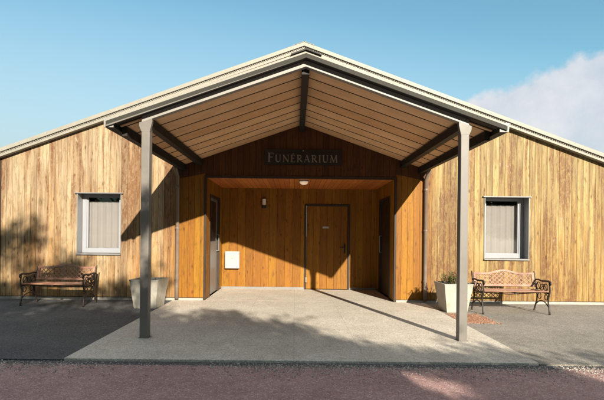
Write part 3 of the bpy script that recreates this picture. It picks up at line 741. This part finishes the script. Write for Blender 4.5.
tree((-4.6,-6.3,TG),8,[(-1.2,0,5.4,2.2,1.6,2.2),(1.0,.2,5.0,2.2,1.5,2.2),(2.9,0,5.0,1.8,1.3,1.7),(-3,0,4.6,1.8,1.4,1.8),(3.7,0,6.7,.5,.4,.4),(-.2,0,7.3,1.5,1.1,.9),(1.9,0,7.2,.9,.8,.8),(3.3,0,7.5,.6,.5,.7),(4.0,0,8.15,.28,.3,.4),(4.2,0,7.4,.28,.3,.3),(4.95,0,7.5,.22,.25,.25),(5.4,0,7.0,.22,.25,.25),(-2.4,0,7,1.2,.8,.9)],'tall broadleaf tree across the road, leftmost',31,58000,.15)
tree((.9,-6.0,TG),6.5,[(-1.6,0,5.0,1.5,1.4,1.3),(-.1,0,4.6,1.7,1.3,1.5),(1.4,.1,4.3,1.5,1.2,1.4),(2.5,0,4.1,1.4,1.2,1.3),(.4,0,3.2,2.6,1.2,1.4),(-.6,0,7.35,.3,.3,.35),(.9,0,5.75,.6,.6,.45),(2.2,0,5.75,.45,.4,.4),(3.0,0,5.5,.25,.25,.3),(1.0,0,7.05,.18,.2,.2),(.3,0,7.0,.22,.25,.25)],'middle broadleaf tree across the road',32,68000,.155)
tree((5.6,-6.0,TG),5,[(-1.3,0,3.7,1.5,1.2,1.4),(0,0,3.5,1.5,1.2,1.3),(1.4,0,3.3,1.6,1.2,1.35),(-.2,0,2.4,2.6,1.2,1.3),(.3,.1,4.2,1.4,.9,.6)],'low broadleaf tree across the road, rightmost',33,50000,.155)
tree((10.2,-6.2,TG),5,[(-1.7,0,3.3,1.7,1.2,1.35),(.6,0,3.4,1.8,1.2,1.25),(2,0,2.6,1.6,1.2,1.2)],'spreading broadleaf tree across the road, farthest right',34,28000,.155)
tree((-11,-9,TG),9,[(-2,0,5,2.6,2,2.4),(0,0,6.6,2.4,2,2.2),(2,0,5,2.6,2,2.4)],'large unseen tree added at the far left of the road to block sky light',35,9000,.28)  # added out of view beside the sun path to cut sky light
tree((17,-9,TG),9,[(-2,0,5,2.6,2,2.4),(0,0,6.6,2.4,2,2.2),(2,0,5,2.6,2,2.4)],'large unseen tree added at the far right of the road to block sky light',36,9000,.28)  # same on the right: unseen, added to hold back sky light

# ------------------------------------------------------------------ light, sky
SD=Vector((.32,-1,.437)).normalized()           # towards the sun
EL=math.asin(SD.z); AZ=math.atan2(SD.x,SD.y)
ld=bpy.data.lights.new('sun','SUN'); ld.energy=5.0; ld.angle=math.radians(.53); ld.color=(1,.90,.74)
lo=bpy.data.objects.new('sun',ld); C.objects.link(lo); lo.rotation_euler=SD.to_track_quat('Z','Y').to_euler(); lo.location=(5,-12,8)
w=bpy.data.worlds.new('World'); sc.world=w; w.use_nodes=True; nt=w.node_tree; nn=nt.nodes; bg=nn['Background']
sky=nn.new('ShaderNodeTexSky'); sky.sky_type='NISHITA'; sky.sun_disc=False; sky.sun_elevation=EL; sky.sun_rotation=AZ
sky.air_density=1.0; sky.dust_density=.6; sky.ozone_density=1.5; sky.altitude=0
def wl(a,b): nt.links.new(a,b)
def wm(op,a,b=0,c=0,cl=False):
    m=nn.new('ShaderNodeMath'); m.operation=op; m.use_clamp=cl
    for i,v in enumerate((a,b,c)):
        if hasattr(v,'is_linked'): wl(v,m.inputs[i])
        else: m.inputs[i].default_value=v
    return m.outputs[0]
def wmix(f,a,b,mode='MIX'):
    m=nn.new('ShaderNodeMix'); m.data_type='RGBA'; m.blend_type=mode
    for s_,v in ((m.inputs[0],f),(m.inputs[6],a),(m.inputs[7],b)):
        if hasattr(v,'is_linked'): wl(v,s_)
        else: s_.default_value=v
    return m.outputs[2]
tc=nn.new('ShaderNodeTexCoord'); sx=nn.new('ShaderNodeSeparateXYZ'); wl(tc.outputs['Generated'],sx.inputs[0])
yy=wm('MAXIMUM',sx.outputs[1],.05); a_=wm('DIVIDE',sx.outputs[0],yy); e_=wm('DIVIDE',sx.outputs[2],yy)
front=wm('GREATER_THAN',sx.outputs[1],.05)
nz=nn.new('ShaderNodeTexNoise'); nz.inputs['Scale'].default_value=7; nz.inputs['Detail'].default_value=9; nz.inputs['Roughness'].default_value=.58; wl(tc.outputs['Generated'],nz.inputs['Vector'])
nz2=nn.new('ShaderNodeTexNoise'); nz2.inputs['Scale'].default_value=2.2; nz2.inputs['Detail'].default_value=6; wl(tc.outputs['Generated'],nz2.inputs['Vector'])
# cloud bank rising to the right
edge=wm('SUBTRACT',wm('MULTIPLY_ADD',a_,.40,.155),e_)
edge=wm('ADD',edge,wm('MULTIPLY',wm('SUBTRACT',nz.outputs[0],.5),.22))
cm=wm('MULTIPLY',edge,38,0,True); cm=wm('MULTIPLY',cm,wm('MULTIPLY_ADD',a_,9,-2.0,True)); 
cm=wm('MULTIPLY',cm,wm('MULTIPLY_ADD',nz2.outputs[0],1.1,.25,True)); cm=wm('MULTIPLY',cm,front)
skyc=wmix(1,sky.outputs[0],(1,1,1,1),'MULTIPLY')
SKYTINT=(.76,1.06,.92,1)
skyc=wmix(1,sky.outputs[0],SKYTINT,'MULTIPLY')
haze=wm('MULTIPLY',wm('SUBTRACT',wm('SUBTRACT',.50,wm('MULTIPLY',a_,.12)),e_),2.4,0,True); 
skyc=wmix(wm('MULTIPLY',haze,.85),skyc,(2.75,3.1,3.3,1))
cshade=wmix(wm('MULTIPLY_ADD',nz.outputs[0],5,-2.1,True),(3.35,3.4,3.75,1),(4.5,4.25,4.3,1)); col=wmix(wm('MULTIPLY',cm,.88),skyc,cshade)
# unseen sky shaped for the light: brighter fill added overhead, dimmed low behind camera
top_fill=wm('MULTIPLY',wm('SUBTRACT',sx.outputs[2],.58),5,0,True); top_fill=wm('MULTIPLY',top_fill,wm('MULTIPLY_ADD',nz2.outputs[0],.8,.25,True))
back_dim=wm('MULTIPLY_ADD',wm('ADD',sx.outputs[1],wm('MULTIPLY',sx.outputs[2],1.1)),1.6,.5,True); back_dim=wm('MULTIPLY_ADD',back_dim,.80,.20)
col=wmix(1,col,back_dim,'MULTIPLY'); col=wmix(top_fill,col,(6.2,6.0,5.8,1))
wl(col,bg.inputs[0]); bg.inputs[1].default_value=.088

# ------------------------------------------------------------------ camera
cd=bpy.data.cameras.new('camera'); cam=bpy.data.objects.new('camera',cd); C.objects.link(cam); sc.camera=cam
cd.sensor_width=36; cd.sensor_fit='HORIZONTAL'; cd.lens=450/604*36; cd.clip_end=1500; cd.clip_start=.05
cd.shift_x=7/604; cd.shift_y=35/604
cam.location=(0,0,1.38)
cam.rotation_mode='QUATERNION'
from mathutils import Quaternion
q=Quaternion((1,0,0),PI/2); roll=Quaternion((0,1,0),-.0105)
cam.rotation_quaternion=roll@q
sc.view_settings.view_transform='Standard'; sc.view_settings.look='None'; sc.view_settings.exposure=1.17; sc.view_settings.gamma=1
sc.view_settings.use_curve_mapping=False
sc.cycles.max_bounces=8; sc.cycles.diffuse_bounces=5; sc.cycles.transparent_max_bounces=12
